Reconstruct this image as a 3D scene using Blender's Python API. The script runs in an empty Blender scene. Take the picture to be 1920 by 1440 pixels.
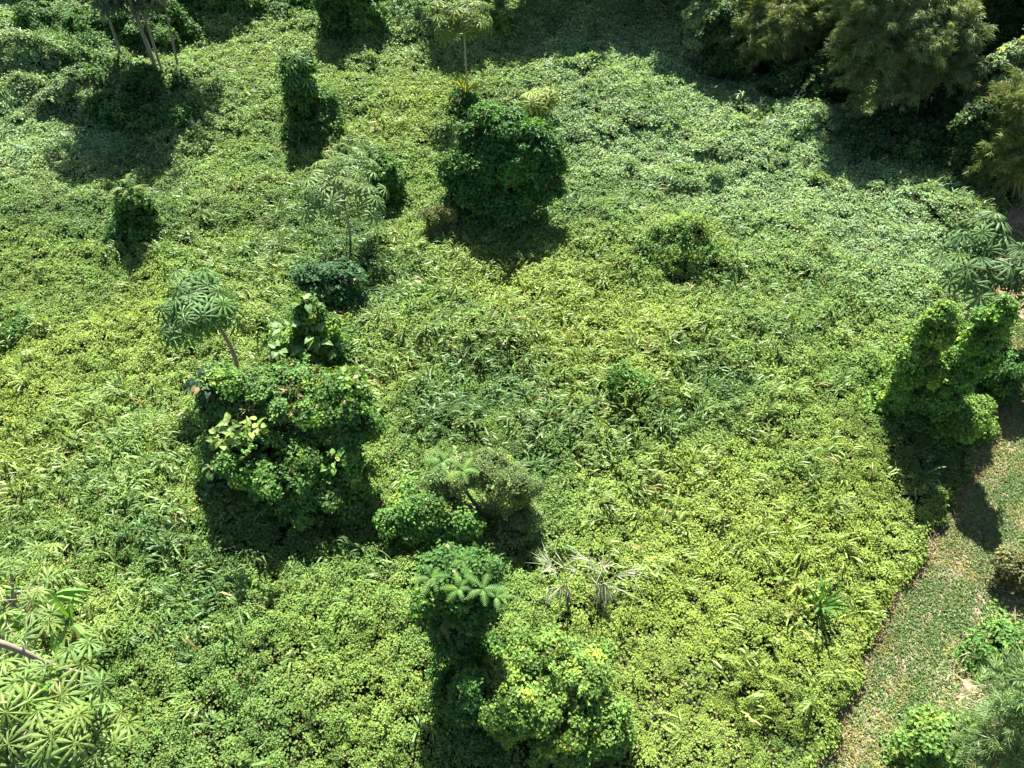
import bpy, math, random
import numpy as np
from mathutils import Vector

R = math.radians
rng = np.random.default_rng(11)
random.seed(5)
S = bpy.context.scene
COL = S.collection

# ------------------------------------------------------------------ camera
CAM_H, PITCH, HFOV = 25.0, R(50), R(66)
cam_d = bpy.data.cameras.new("camera")
cam = bpy.data.objects.new("camera", cam_d)
COL.objects.link(cam)
cam.location = (0, 0, CAM_H)
cam.rotation_euler = (math.pi / 2 - PITCH, 0, 0)
cam_d.sensor_width = 36
cam_d.angle = HFOV
cam_d.clip_start = .1
cam_d.clip_end = 3000
S.camera = cam

# ------------------------------------------------------------------ light
SUN_EL, SUN_AZ = R(50), R(-3)      # azimuth from +Y, negative = to the left
w = bpy.data.worlds.new("World")
S.world = w
w.use_nodes = True
nt = w.node_tree
bg = nt.nodes["Background"]
sky = nt.nodes.new("ShaderNodeTexSky")
sky.sky_type = 'NISHITA'
sky.sun_disc = False
sky.sun_elevation = SUN_EL
sky.sun_rotation = SUN_AZ
nt.links.new(sky.outputs[0], bg.inputs[0])
bg.inputs[1].default_value = .05
sun_d = bpy.data.lights.new("sun", 'SUN')
sun_d.energy = 5.0
sun_d.angle = R(.5)
sun_d.color = (1, .96, .88)
sun = bpy.data.objects.new("sun", sun_d)
COL.objects.link(sun)
to_sun = Vector((math.sin(SUN_AZ) * math.cos(SUN_EL), math.cos(SUN_AZ) * math.cos(SUN_EL), math.sin(SUN_EL)))
sun.rotation_euler = to_sun.to_track_quat('Z', 'Y').to_euler()
sun.location = (-10, 60, 60)
S.view_settings.view_transform = 'Standard'
S.view_settings.look = 'None'
S.view_settings.gamma = 1
S.view_settings.exposure = 2.0
S.render.engine = 'CYCLES'
S.cycles.max_bounces = 6
S.cycles.diffuse_bounces = 2
S.cycles.glossy_bounces = 2
S.cycles.transmission_bounces = 3

# ------------------------------------------------------------------ pixel -> place (photograph is 1920 x 1440)
F = 960 / math.tan(HFOV / 2)


def ray(px, py):
    a, b = (px - 960) / F, -(py - 720) / F
    return np.array([a, math.cos(PITCH) + b * math.sin(PITCH), -math.sin(PITCH) + b * math.cos(PITCH)])


def G(px, py, z=0.):
    d = ray(px, py)
    t = (z - CAM_H) / d[2]
    return np.array([d[0] * t, d[1] * t, z])


def AT(px, py, Y):
    d = ray(px, py)
    t = Y / d[1]
    return np.array([d[0] * t, Y, CAM_H + d[2] * t])


def pxm(p):
    """photo pixels per metre at a point"""
    return F / (p[1] * math.cos(PITCH) + (CAM_H - p[2]) * math.sin(PITCH))


# ------------------------------------------------------------------ noise
TAB = np.random.default_rng(3).random((256, 256))


def vnoise(x, y, s):
    x = np.asarray(x) / s + 1000.
    y = np.asarray(y) / s + 1000.
    xi, yi = np.floor(x).astype(int), np.floor(y).astype(int)
    fx, fy = x - xi, y - yi
    fx, fy = fx * fx * (3 - 2 * fx), fy * fy * (3 - 2 * fy)
    a = TAB[xi & 255, yi & 255]
    b = TAB[(xi + 1) & 255, yi & 255]
    c = TAB[xi & 255, (yi + 1) & 255]
    d = TAB[(xi + 1) & 255, (yi + 1) & 255]
    return (a * (1 - fx) + b * fx) * (1 - fy) + (c * (1 - fx) + d * fx) * fy


def fbm(x, y, s, o=3, off=0.):
    t, a, n = 0, 1, 0
    for i in range(o):
        t = t + a * vnoise(np.asarray(x) + off + 17.3 * i, np.asarray(y) - off, s / 2 ** i)
        n += a
        a *= .5
    return t / n


def blobs(x, y, L):
    """sum of soft patches; L holds (photo x, photo y, radius in m, weight[, stretch in x])"""
    t = np.zeros(np.shape(x))
    for e in L:
        g = G(e[0], e[1])
        sx = e[4] if len(e) > 4 else 1.
        t = t + e[3] * np.exp(-(((x - g[0]) / (e[2] * sx)) ** 2 + ((y - g[1]) / e[2]) ** 2))
    return t


def smooth(v, a, b):
    t = np.clip((v - a) / (b - a), 0, 1)
    return t * t * (3 - 2 * t)


# ------------------------------------------------------------------ terrain
EDGE = np.array([G(*p)[:2] for p in [(1935, 300), (1880, 380), (1862, 450), (1850, 560), (1868, 640), (1850, 730), (1835, 830),
                                     (1790, 960), (1745, 1020), (1700, 1100), (1640, 1185), (1612, 1250), (1580, 1320), (1545, 1400), (1500, 1500)]])
EDGE = EDGE[np.argsort(EDGE[:, 1])]
EY, EX = EDGE[:, 1], EDGE[:, 0]


def edge_x(y):
    """x of the vine field's right edge"""
    y = np.asarray(y, float)
    return np.interp(y, EY, EX) + .6 * (vnoise(y * 0 + 3, y, 1.3) - .5) + .7 * (vnoise(y * 0 + 9, y, .45) - .5) + np.where(y > EY[-1], (y - EY[-1]) * 1.5, 0)


def terrain(x, y):
    h = 1.4 * (fbm(x, y, 22, 2) - .5) + .6 * (fbm(x, y, 7, 2, 40) - .5)
    side = smooth(np.interp(np.asarray(y, float), EY, EX) - x, 0.6, 5)
    far = 1 - smooth(np.hypot(x, np.asarray(y) - 30), 60, 120)
    return (h + .25) * side * far


def tz(x, y):
    return float(terrain(np.array([x]), np.array([y]))[0])


# ------------------------------------------------------------------ mesh collecting
class Tpl:
    def __init__(self, v, f, c=None):
        self.v = np.array(v, float)
        self.f = np.array(f, int)
        self.c = np.ones(len(v)) if c is None else np.array(c, float)


RHOMB = Tpl([(0, 0, 0), (.42, .5, .12), (1, 0, -.12), (.42, -.5, .12)], [(0, 3, 2), (0, 2, 1)])
OVAL = Tpl([(0, 0, 0), (.3, .5, .08), (.7, .38, .02), (1, 0, -.2), (.7, -.38, .02), (.3, -.5, .08), (.5, 0, -.04)],
           [(6, 0, 1), (6, 1, 2), (6, 2, 3), (6, 3, 4), (6, 4, 5), (6, 5, 0)])
HEART = Tpl([(0, 0, 0), (-.14, .3, .06), (.2, .52, .1), (.65, .3, 0), (1, 0, -.22), (.65, -.3, 0), (.2, -.52, .1), (-.14, -.3, .06), (.4, 0, -.03)],
            [(8, 0, 1), (8, 1, 2), (8, 2, 3), (8, 3, 4), (8, 4, 5), (8, 5, 6), (8, 6, 7), (8, 7, 0)], [1.3, 1, 1, 1, 1, 1, 1, 1, 1.25])


def strip(us, ws, hw, fold=.0, mid=1.15):
    """long leaf: two halves folded on a paler midrib; us/ws along the arch, hw half widths"""
    v, f, c = [], [], []
    for u, ww, h in zip(us, ws, hw):
        v += [(u, 0, ww), (u, h, ww + fold * h), (u, -h, ww + fold * h)]
        c += [mid, 1, 1]
    for i in range(len(us) - 1):
        a, b = 3 * i, 3 * i + 3
        f += [(a, b, b + 1), (a, b + 1, a + 1), (a, a + 2, b + 2), (a, b + 2, b)]
    return Tpl(v, f, c)


BLADE = [strip((0, .22, .6, 1), (0, .45, .66, .45), (.3, .5, .42, .03)),
         strip((0, .12, .35, .62), (0, .45, .85, 1.0), (.3, .5, .4, .03)),
         strip((0, .35, .75, 1.), (0, .35, .32, .05), (.3, .5, .42, .03))]
BROAD = [strip((0, .18, .45, .75, 1), (0, .3, .5, .48, .25), (.06, .42, .5, .36, .02), -.15, 1.5),
         strip((0, .08, .22, .38, .5), (0, .35, .7, .92, .98), (.06, .42, .5, .36, .02), -.15, 1.5),
         strip((0, .25, .55, .8, .95), (0, .18, .12, -.1, -.4), (.06, .42, .5, .36, .02), -.15, 1.5)]


def palmate(k, span, droop, wid, seed):
    r = random.Random(seed)
    v, f, c = [(0, 0, 0)], [], [1.7]
    for i in range(k):
        a = -span / 2 + span * i / (k - 1) + r.uniform(-.05, .05)
        L = (.72 + .28 * math.cos(a * .5)) * r.uniform(.9, 1.06)
        ca, sa = math.cos(a), math.sin(a)
        st = [(.14, .02, 0), (.5, wid * .8, -.1), (.8, wid, -.3), (1., .02, -.52)]
        base = len(v)
        for (rr, h, dz) in st:
            rr2 = rr * L
            z = dz * droop * L
            v += [(ca * rr2, sa * rr2, z + .02), (ca * rr2 - sa * h, sa * rr2 + ca * h, z - .02), (ca * rr2 + sa * h, sa * rr2 - ca * h, z - .02)]
            c += [1.3, .95, .95]
        for j in range(3):
            p, q = base + 3 * j, base + 3 * j + 3
            f += [(p, q, q + 1), (p, q + 1, p + 1), (p, p + 2, q + 2), (p, q + 2, q)]
        f.append((0, base, base + 1))
        f.append((0, base + 2, base))
    return Tpl(v, f, c)


PALM = [palmate(11, R(320), .75, .088, 1), palmate(10, R(310), 1.0, .092, 2), palmate(12, R(330), .55, .08, 3), palmate(9, R(300), 1.3, .1, 4)]


def pinnate(n, ll, lw, arch, droop, seed, taper=True):
    r = random.Random(seed)
    v, f, c = [], [], []
    N = 7
    pts = [(i / (N - 1), arch * math.sin(math.pi * .8 * i / (N - 1)) - .35 * (i / (N - 1)) ** 2) for i in range(N)]
    for u, z in pts:
        v += [(u, .008, z), (u, -.008, z)]
        c += [1.4, 1.4]
    for i in range(N - 1):
        a = 2 * i
        f += [(a, a + 2, a + 3), (a, a + 3, a + 1)]
    for i in range(n):
        t = .1 + .9 * i / n
        z = arch * math.sin(math.pi * .8 * t) - .35 * t * t
        L = ll * (math.sin(math.pi * (.12 + .8 * t)) if taper else 1) * r.uniform(.85, 1.1)
        for s in (-1, 1):
            b = len(v)
            fx = .35 * L
            v += [(t - lw / 2, 0, z), (t + fx * .5, s * L * .5, z - droop * L * .3), (t + fx + lw * .2, s * L, z - droop * L), (t + lw / 2 + fx * .5 + lw * .3, s * L * .5, z - droop * L * .25), (t + lw / 2, 0, z)]
            c += [1.1, 1, .95, 1, 1.1]
            f += [(b, b + 1, b + 4), (b + 4, b + 1, b + 3), (b + 1, b + 2, b + 3)]
    return Tpl(v, f, c)


FROND = [pinnate(11, .26, .06, .25, .25, 1), pinnate(10, .28, .06, .1, .5, 2), pinnate(12, .24, .055, .4, .15, 3)]
SPRAY = Tpl(np.concatenate([[(0, 0, 0), (.5 * math.cos(a) * l + .05, .5 * math.sin(a) * l + .05, z * .3), (math.cos(a) * l, math.sin(a) * l, z), (.5 * math.cos(a) * l - .04, .5 * math.sin(a) * l - .05, z * .3)]
                            for a, l, z in ((-.9, .8, -.3), (-.35, 1, -.15), (.1, 1.1, -.35), (.55, .95, -.1), (1.1, .75, -.4), (.2, .6, .25))]),
            [t for i in range(6) for t in ((4 * i, 4 * i + 1, 4 * i + 2), (4 * i, 4 * i + 2, 4 * i + 3))])


def nrm(a):
    return a / np.maximum(np.linalg.norm(a, axis=-1, keepdims=True), 1e-9)


class MB:
    def __init__(self):
        self.V, self.Fc, self.C, self.n = [], [], [], 0

    def raw(self, v, f, c):
        self.V.append(np.asarray(v, np.float32).reshape(-1, 3))
        self.Fc.append(np.asarray(f, np.int64).reshape(-1, 3) + self.n)
        self.C.append(np.asarray(c, np.float32).reshape(-1, 3))
        self.n += len(self.V[-1])

    def put(self, t, P, D, N, L, W, col):
        """one copy of template t for every row of P"""
        n = len(P)
        if n == 0:
            return
        N = nrm(np.asarray(N, float))
        D = np.asarray(D, float)
        D = nrm(D - N * (D * N).sum(1, keepdims=True))
        B = np.cross(N, D)
        L = np.broadcast_to(np.asarray(L, float), (n,))[:, None, None]
        W = np.broadcast_to(np.asarray(W, float), (n,))[:, None, None]
        v = (P[:, None, :] + D[:, None, :] * L * t.v[None, :, 0:1] + B[:, None, :] * W * t.v[None, :, 1:2] + N[:, None, :] * L * t.v[None, :, 2:3])
        m = len(t.v)
        f = t.f[None] + (np.arange(n) * m)[:, None, None]
        c = np.broadcast_to(np.asarray(col, float), (n, 3))[:, None, :] * t.c[None, :, None]
        self.raw(v, f, c)

    def tube(self, pts, rad, col=(.3, .27, .22), sides=8):
        pts = np.asarray(pts, float)
        rad = np.broadcast_to(np.asarray(rad, float), (len(pts),))
        tan = nrm(np.gradient(pts, axis=0))
        v, f = [], []
        for p, t, r in zip(pts, tan, rad):
            a = np.cross(t, (0.31, .95, .05))
            a /= np.linalg.norm(a)
            b = np.cross(t, a)
            for k in range(sides):
                an = 2 * math.pi * k / sides
                v.append(p + r * (math.cos(an) * a + math.sin(an) * b))
        for i in range(len(pts) - 1):
            for k in range(sides):
                q = [i * sides + k, i * sides + (k + 1) % sides, (i + 1) * sides + (k + 1) % sides, (i + 1) * sides + k]
                f += [(q[0], q[1], q[2]), (q[0], q[2], q[3])]
        e = (len(pts) - 1) * sides
        for k in range(1, sides - 1):
            f.append((e, e + k, e + k + 1))
        self.raw(v, f, np.tile(col, (len(v), 1)))

    def build(self, name, mat, parent=None, smooth_=False):
        v = np.concatenate(self.V)
        f = np.concatenate(self.Fc).astype(np.int32)
        c = np.concatenate(self.C)
        if parent is not None:
            v = v - np.array(parent.location, np.float32)
        me = bpy.data.meshes.new(name)
        me.vertices.add(len(v))
        me.vertices.foreach_set("co", v.ravel())
        me.loops.add(f.size)
        me.loops.foreach_set("vertex_index", f.ravel())
        me.polygons.add(len(f))
        me.polygons.foreach_set("loop_start", np.arange(0, f.size, 3, dtype=np.int32))
        me.polygons.foreach_set("use_smooth", np.full(len(f), smooth_))
        at = me.attributes.new("Col", 'FLOAT_COLOR', 'POINT')
        at.data.foreach_set("color", np.concatenate([c, np.ones((len(c), 1), np.float32)], 1).astype(np.float32).ravel())
        me.update(calc_edges=True)
        me.materials.append(mat)
        o = bpy.data.objects.new(name, me)
        COL.objects.link(o)
        if parent is not None:
            o.parent = parent
        return o


def tag(o, label=None, cat=None, group=None, kind=None):
    if label: o["label"] = label
    if cat: o["category"] = cat
    if group: o["group"] = group
    if kind: o["kind"] = kind
    return o


def thing(name, loc, label, cat, group=None):
    o = bpy.data.objects.new(name, None)
    COL.objects.link(o)
    o.location = tuple(float(a) for a in loc)
    o.empty_display_size = .3
    return tag(o, label, cat, group, 'thing')


# ------------------------------------------------------------------ materials
def leaf_mat(name, trans=.35, rough=.45, spec=.5, tcol=(1.25, 1.2, .5)):
    m = bpy.data.materials.new(name)
    m.use_nodes = True
    t = m.node_tree
    t.nodes.clear()
    out = t.nodes.new("ShaderNodeOutputMaterial")
    mix = t.nodes.new("ShaderNodeMixShader")
    pr = t.nodes.new("ShaderNodeBsdfPrincipled")
    tr = t.nodes.new("ShaderNodeBsdfTranslucent")
    at = t.nodes.new("ShaderNodeAttribute")
    at.attribute_name = "Col"
    geo = t.nodes.new("ShaderNodeTexCoord")
    no = t.nodes.new("ShaderNodeTexNoise")
    no.inputs["Scale"].default_value = 9
    no.inputs["Detail"].default_value = 2
    mp = t.nodes.new("ShaderNodeMapRange")
    mp.inputs[3].default_value = .78
    mp.inputs[4].default_value = 1.22
    m1 = t.nodes.new("ShaderNodeMix"); m1.data_type = 'RGBA'; m1.blend_type = 'MULTIPLY'; m1.inputs[0].default_value = 1
    m2 = t.nodes.new("ShaderNodeMix"); m2.data_type = 'RGBA'; m2.blend_type = 'MULTIPLY'; m2.inputs[0].default_value = 1
    m2.clamp_result = False
    L = t.links.new
    L(geo.outputs["Object"], no.inputs["Vector"])
    L(no.outputs[0], mp.inputs[0])
    L(at.outputs["Color"], m1.inputs[6])
    L(mp.outputs[0], m1.inputs[7])
    L(m1.outputs[2], pr.inputs["Base Color"])
    L(m1.outputs[2], m2.inputs[6])
    m2.inputs[7].default_value = (*tcol, 1)
    L(m2.outputs[2], tr.inputs[0])
    pr.inputs["Roughness"].default_value = rough
    pr.inputs["Specular IOR Level"].default_value = spec
    mix.inputs[0].default_value = trans
    L(pr.outputs[0], mix.inputs[1])
    L(tr.outputs[0], mix.inputs[2])
    L(mix.outputs[0], out.inputs[0])
    return m


def bark_mat(name):
    m = bpy.data.materials.new(name)
    m.use_nodes = True
    t = m.node_tree
    pr = t.nodes["Principled BSDF"]
    at = t.nodes.new("ShaderNodeAttribute"); at.attribute_name = "Col"
    co = t.nodes.new("ShaderNodeTexCoord")
    no = t.nodes.new("ShaderNodeTexNoise"); no.inputs["Scale"].default_value = 6; no.inputs["Detail"].default_value = 6
    mp = t.nodes.new("ShaderNodeMapRange"); mp.inputs[3].default_value = .5; mp.inputs[4].default_value = 1.5
    mx = t.nodes.new("ShaderNodeMix"); mx.data_type = 'RGBA'; mx.blend_type = 'MULTIPLY'; mx.inputs[0].default_value = 1
    t.links.new(co.outputs["Object"], no.inputs["Vector"])
    t.links.new(no.outputs[0], mp.inputs[0])
    t.links.new(at.outputs["Color"], mx.inputs[6])
    t.links.new(mp.outputs[0], mx.inputs[7])
    t.links.new(mx.outputs[2], pr.inputs["Base Color"])
    pr.inputs["Roughness"].default_value = .85
    return m


def soil_mat(name, cols, scale):
    m = bpy.data.materials.new(name)
    m.use_nodes = True
    t = m.node_tree
    pr = t.nodes["Principled BSDF"]
    co = t.nodes.new("ShaderNodeTexCoord")
    no = t.nodes.new("ShaderNodeTexNoise"); no.inputs["Scale"].default_value = scale; no.inputs["Detail"].default_value = 10
    no.inputs["Roughness"].default_value = .7
    cr = t.nodes.new("ShaderNodeValToRGB")
    cr.color_ramp.elements[0].position = .3
    cr.color_ramp.elements[1].position = .7
    cr.color_ramp.elements[0].color = (*cols[0], 1)
    cr.color_ramp.elements[1].color = (*cols[2], 1)
    e = cr.color_ramp.elements.new(.5); e.color = (*cols[1], 1)
    bp = t.nodes.new("ShaderNodeBump"); bp.inputs["Strength"].default_value = .8; bp.inputs["Distance"].default_value = .05
    n2 = t.nodes.new("ShaderNodeTexNoise"); n2.inputs["Scale"].default_value = 14; n2.inputs["Detail"].default_value = 8
    t.links.new(co.outputs["Object"], no.inputs["Vector"])
    t.links.new(co.outputs["Object"], n2.inputs["Vector"])
    t.links.new(no.outputs[0], cr.inputs[0])
    t.links.new(cr.outputs[0], pr.inputs["Base Color"])
    t.links.new(n2.outputs[0], bp.inputs["Height"])
    t.links.new(bp.outputs[0], pr.inputs["Normal"])
    pr.inputs["Roughness"].default_value = .95
    pr.inputs["Specular IOR Level"].default_value = .2
    return m


M_VINE = leaf_mat("vine_leaf", .3, .55, .22)
M_GLOSS = leaf_mat("glossy_leaf", .3, .55, .3)
M_GRASS = leaf_mat("grass_blade", .32, .5, .35)
M_BAMBOO = leaf_mat("bamboo_leaf", .3, .5, .4, (1.0, 1.05, .6))
M_DRY = leaf_mat("dry_leaf", .25, .6, .3, (1, .9, .7))
M_BARK = bark_mat("bark")
M_SOIL = soil_mat("damp_soil_and_litter", [(.012, .014, .006), (.025, .028, .01), (.05, .042, .02)], .9)
M_PATH = soil_mat("trodden_earth", [(.13, .105, .065), (.22, .17, .115), (.30, .23, .165)], 1.1)
M_LITTER = soil_mat("brown_leaf_litter", [(.09, .07, .04), (.22, .155, .10), (.34, .25, .17)], 1.6)

# ------------------------------------------------------------------ ground
def axis(lo, hi, step, far):
    mid = np.arange(lo, hi + step, step)
    out = [mid[-1]]
    d = step
    while out[-1] < far:
        d *= 1.35
        out.append(out[-1] + d)
    inn = [mid[0]]
    d = step
    while inn[-1] > -far:
        d *= 1.35
        inn.append(inn[-1] - d)
    return np.concatenate([np.array(inn[1:])[::-1], mid, np.array(out[1:])])


gx, gy = axis(-45, 45, .6, 1200), axis(-6, 75, .6, 1200)
X, Y = np.meshgrid(gx, gy)
Z = terrain(X, Y)
mb = MB()
nx, ny = len(gx), len(gy)
idx = np.arange(nx * ny).reshape(ny, nx)
a, b, c_, d_ = idx[:-1, :-1].ravel(), idx[:-1, 1:].ravel(), idx[1:, 1:].ravel(), idx[1:, :-1].ravel()
mb.raw(np.stack([X.ravel(), Y.ravel(), Z.ravel()], 1), np.concatenate([np.stack([a, b, c_], 1), np.stack([a, c_, d_], 1)]), np.ones((nx * ny, 3)))
tag(mb.build("ground", M_SOIL, None, True), kind="structure")

# the trodden track between the vine field and the brushy bank
ys = np.linspace(3, 33, 90)
ex = np.interp(ys, EY, EX)
PW = np.interp(ys, [3, 12, 18, 22, 24.3, 25.3, 33], [3.3, 3.2, 3.1, 2.6, 1.8, .2, .2])
rows = []
for y, e, pw in zip(ys, ex, PW):
    for k in range(9):
        rows.append((e - .2 + (pw + .2) * k / 8, y, .012))
f = []
for i in range(len(ys) - 1):
    for k in range(8):
        q = i * 9 + k
        f += [(q, q + 1, q + 10), (q, q + 10, q + 9)]
mb = MB(); mb.raw(rows, f, np.ones((len(rows), 3)))
tag(mb.build("path", M_PATH), kind="structure")
# the bank right of the track: bare brown litter ground
rows, f = [], []
for y, e, pw in zip(ys, ex, PW):
    for k in range(13):
        rows.append((e + pw + 10 * k / 12, y, .012 + .5 * smooth(np.array(10 * k / 12.), .2, 6)))
for i in range(len(ys) - 1):
    for k in range(12):
        q = i * 13 + k
        f += [(q, q + 1, q + 14), (q, q + 14, q + 13)]
mb = MB(); mb.raw(rows, f, np.ones((len(rows), 3)))
tag(mb.build("bank", M_LITTER, None, True), kind="structure")


def bank_z(x, y):
    e = np.interp(y, EY, EX) + np.interp(y, ys, PW)
    return .012 + .5 * smooth(x - e, .2, 6)


# ------------------------------------------------------------------ colour fields of the cover (species and age, in ground metres)
YEL = [(1130, 640, 3.2, 1.1, 1.2), (1120, 620, 1.6, .6, 1.2), (1010, 560, 2.5, .4), (650, 150, 4, .55, 1.3), (640, 300, 3.5, .45), (120, 640, 6, .35, 1.2), (60, 800, 3.5, .45),
       (1500, 1250, 4, .6, 1.2), (1430, 1080, 4, .45), (1640, 930, 2.5, .55), (1350, 1150, 3, .3), (1330, 460, 3, .4, 1.5), (1240, 880, 3, .3),
       (950, 500, 3, .25), (1100, 1250, 2, .3), (60, 1000, 3, .2), (330, 640, 3, .3), (1230, 560, 3, .4), (760, 230, 3, .35), (1250, 1000, 3, .3), (60, 480, 5, .15),
       (470, 90, 5, .25), (1560, 1020, 3, .35), (640, 1000, 2, -.2)]
PALE = [(1330, 200, 7, .9, 1.2), (1250, 330, 6, .7, 1.2), (1550, 350, 6, .7), (1700, 450, 5, .6), (1100, 130, 6, .7), (1000, 260, 3, .4), (40, 60, 7, .8), (200, 260, 7, .5, 1.3),
        (500, 60, 6, .4, 1.5), (760, 60, 5, .5), (1700, 560, 3, .35), (60, 200, 6, .5), (100, 330, 6, .3)]
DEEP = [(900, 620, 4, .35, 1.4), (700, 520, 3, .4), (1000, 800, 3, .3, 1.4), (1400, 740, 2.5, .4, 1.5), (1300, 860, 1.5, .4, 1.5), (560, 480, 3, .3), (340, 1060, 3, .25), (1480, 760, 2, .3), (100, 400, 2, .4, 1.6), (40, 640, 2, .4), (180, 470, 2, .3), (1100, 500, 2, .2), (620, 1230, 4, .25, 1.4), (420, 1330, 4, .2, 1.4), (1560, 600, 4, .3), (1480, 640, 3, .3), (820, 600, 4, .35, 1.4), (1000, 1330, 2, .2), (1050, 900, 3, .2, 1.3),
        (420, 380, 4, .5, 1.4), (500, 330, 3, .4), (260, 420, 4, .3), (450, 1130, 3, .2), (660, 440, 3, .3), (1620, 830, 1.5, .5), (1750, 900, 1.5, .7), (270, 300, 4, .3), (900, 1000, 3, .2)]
GRS = [(760, 610, 4.5, 1.2, 1.4), (560, 430, 3.5, .8), (240, 950, 4, 1.2, 1.1), (980, 740, 3.5, .8), (850, 520, 3, .7), (1270, 800, 3, .7, 1.3), (1330, 680, 3, .6), (1000, 600, 3, .5),
       (1420, 1100, 3, .3), (1180, 920, 2.5, .6), (560, 620, 3, .8), (330, 480, 3, .4), (700, 260, 3, .6), (1500, 1180, 3, .1), (330, 1130, 3, .5), (1450, 560, 3, .4), (850, 760, 3, .8)]
FINE = [(60, 900, 5, .6), (1500, 1350, 4, .5, 1.5), (1250, 1350, 3, .5), (1620, 880, 3, 1), (1700, 830, 2, 1), (100, 420, 6, .5, 1.3), (880, 860, 3, .6), (900, 940, 2.5, .5), (80, 640, 4, .4), (700, 760, 3, .4)]

C_GREEN = np.array((.160, .258, .054))
C_YEL = np.array((.234, .316, .054))
C_PALE = np.array((.225, .335, .145))
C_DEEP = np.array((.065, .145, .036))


def cover_colour(x, y):
    n = fbm(x, y, 5.5, 3, 70)
    n2 = fbm(x, y, 1.6, 2, 130)
    yel = np.clip(blobs(x, y, YEL) * .95 + (n - .5) * 1.1 + (n2 - .5) * 1.2, 0, 1)[:, None]
    pal = np.clip(blobs(x, y, PALE) + (n2 - .5) * .4, 0, 1)[:, None]
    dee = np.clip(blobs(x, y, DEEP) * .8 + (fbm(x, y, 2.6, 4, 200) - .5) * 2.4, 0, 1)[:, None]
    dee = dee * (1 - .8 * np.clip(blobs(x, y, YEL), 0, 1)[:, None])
    c = C_GREEN * (1 - yel) + C_YEL * yel
    c = c * (1 - pal) + C_PALE * pal
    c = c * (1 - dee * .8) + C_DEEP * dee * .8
    return c


def jitter(c, n, a=.2, yel=.25, dead=.02):
    k = 1 + a * rng.standard_normal((n, 1)) * .7
    t = np.clip(rng.standard_normal((n, 1)) * yel * .5, -.25, .6)
    c = c * np.clip(k, .4, 1.8)
    c = c * (1 + t * np.array([[1.1, .5, -.3]]))
    dry = rng.random((n, 1)) < dead
    return np.clip(np.where(dry, np.array([[.30, .24, .10]]) * np.clip(k, .5, 1.5), c), .004, .8)


# ------------------------------------------------------------------ the vine cover
def in_field(x, y, m=0.):
    return x < edge_x(y) - m


def view_area(n, lo=2.5, hi=64., margin=4.):
    y = rng.uniform(lo, hi, n)
    half = .66 * (y * math.cos(PITCH) + CAM_H * math.sin(PITCH)) + margin
    hm = .66 * (hi * math.cos(PITCH) + CAM_H * math.sin(PITCH)) + margin
    x = rng.uniform(-hm, hm, n)
    k = np.abs(x) < half
    return x[k], y[k], hm * 2 * (hi - lo)


# low swells of the cover: (photo x, photo y, radius m, height m, stretch)
SWELL = [(95, 152, 1.3, 1.5, 1.6), (50, 165, 1., 1.2, 1.6), (80, 190, .8, 1.1, 2.2), (40, 200, .7, .9, 1.5), (1230, 480, 1.5, .9, 1.4), (1290, 490, .9, .7, 1), (1360, 520, 1., .6, 1), (1500, 240, 1.6, .5, 1),
         (1700, 380, 1.2, .4, 1.4), (1480, 640, 1.4, .5, 1.4), (150, 120, 2.5, 1.2, 1.2), (240, 150, 2.5, .8, 1.3), (400, 200, 3, .4, 1.5), (1800, 420, 1.4, 1., 1),
         (1390, 780, 1., .5, 1.2), (1560, 560, 1.3, .5, 1), (140, 440, 1.5, .6, 1.6), (70, 400, 1.2, .5, 1), (820, 60, 1.5, .8, 1.2), (900, 90, 1.6, .7, 1), (760, 40, 1.5, .9, 1),
         (420, 40, 1.6, .8, 1.5), (1180, 780, .9, .6, 1), (1400, 250, 2, .3, 1), (330, 240, 2., .6, 1.4), (60, 620, 1.2, .5, 1.), (240, 1180, 1., .4, 1)]


def canopy(x, y):
    h = .42 + 1.35 * (fbm(x, y, 2.8, 4, 300) - .45) + .55 * np.maximum(fbm(x, y, 6, 2, 360) - .5, 0)
    h = h + blobs(x, y, [(s[0], s[1] + 14, s[2], s[3], s[4]) for s in SWELL])
    fine = np.clip(blobs(x, y, FINE), 0, 1)
    pale = np.clip(blobs(x, y, PALE), 0, 1)
    h = h * (1 - .35 * fine) * (1 - .3 * pale * (h < .8))
    h = h + .6 * (fbm(x, y, 1.3, 4, 420) - .5)
    return np.maximum(h, .22)


def canopy_grad(x, y, e=.25):
    z = canopy(x, y)
    return np.stack([-(canopy(x + e, y) - z) / e, -(canopy(x, y + e) - z) / e, np.ones_like(z)], 1)


def rand_dir(n):
    return nrm(rng.standard_normal((n, 3)))


cover = MB()
# tufts: small domes of leaves
x, y, A = view_area(int(18 * 2 * 62 * 43))
k = in_field(x, y, .15)
x, y = x[k], y[k]
fine = np.clip(blobs(x, y, FINE) + (fbm(x, y, 3, 2, 500) - .5) * .8, 0, 1)
pale = np.clip(blobs(x, y, PALE), 0, 1)
g0 = G(0, 0)
r = (.07 + .26 * rng.random(len(x)) ** 2.4) * (1 - .3 * fine) * (1 + .004 * y)
hh = r * rng.uniform(.2, 1.3, len(x)) * (1 - .35 * pale) * (1 - .4 * fine)
ls = (.046 + .00125 * y) * (1 - .22 * fine + .18 * pale)
n = np.maximum((2.3 * r * r * 3.1 / (ls * ls * .42)).astype(int), 6)
n = np.minimum(n, 230)
base_z = terrain(x, y) + canopy(x, y) - .12
tc = cover_colour(x, y) * rng.uniform(.78, 1.22, (len(x), 1))
ti = np.repeat(np.arange(len(x)), n)
m = len(ti)
d = rand_dir(m); d[:, 2] = np.abs(d[:, 2])
rad = np.abs(rng.normal(.62, .38, m))
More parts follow.
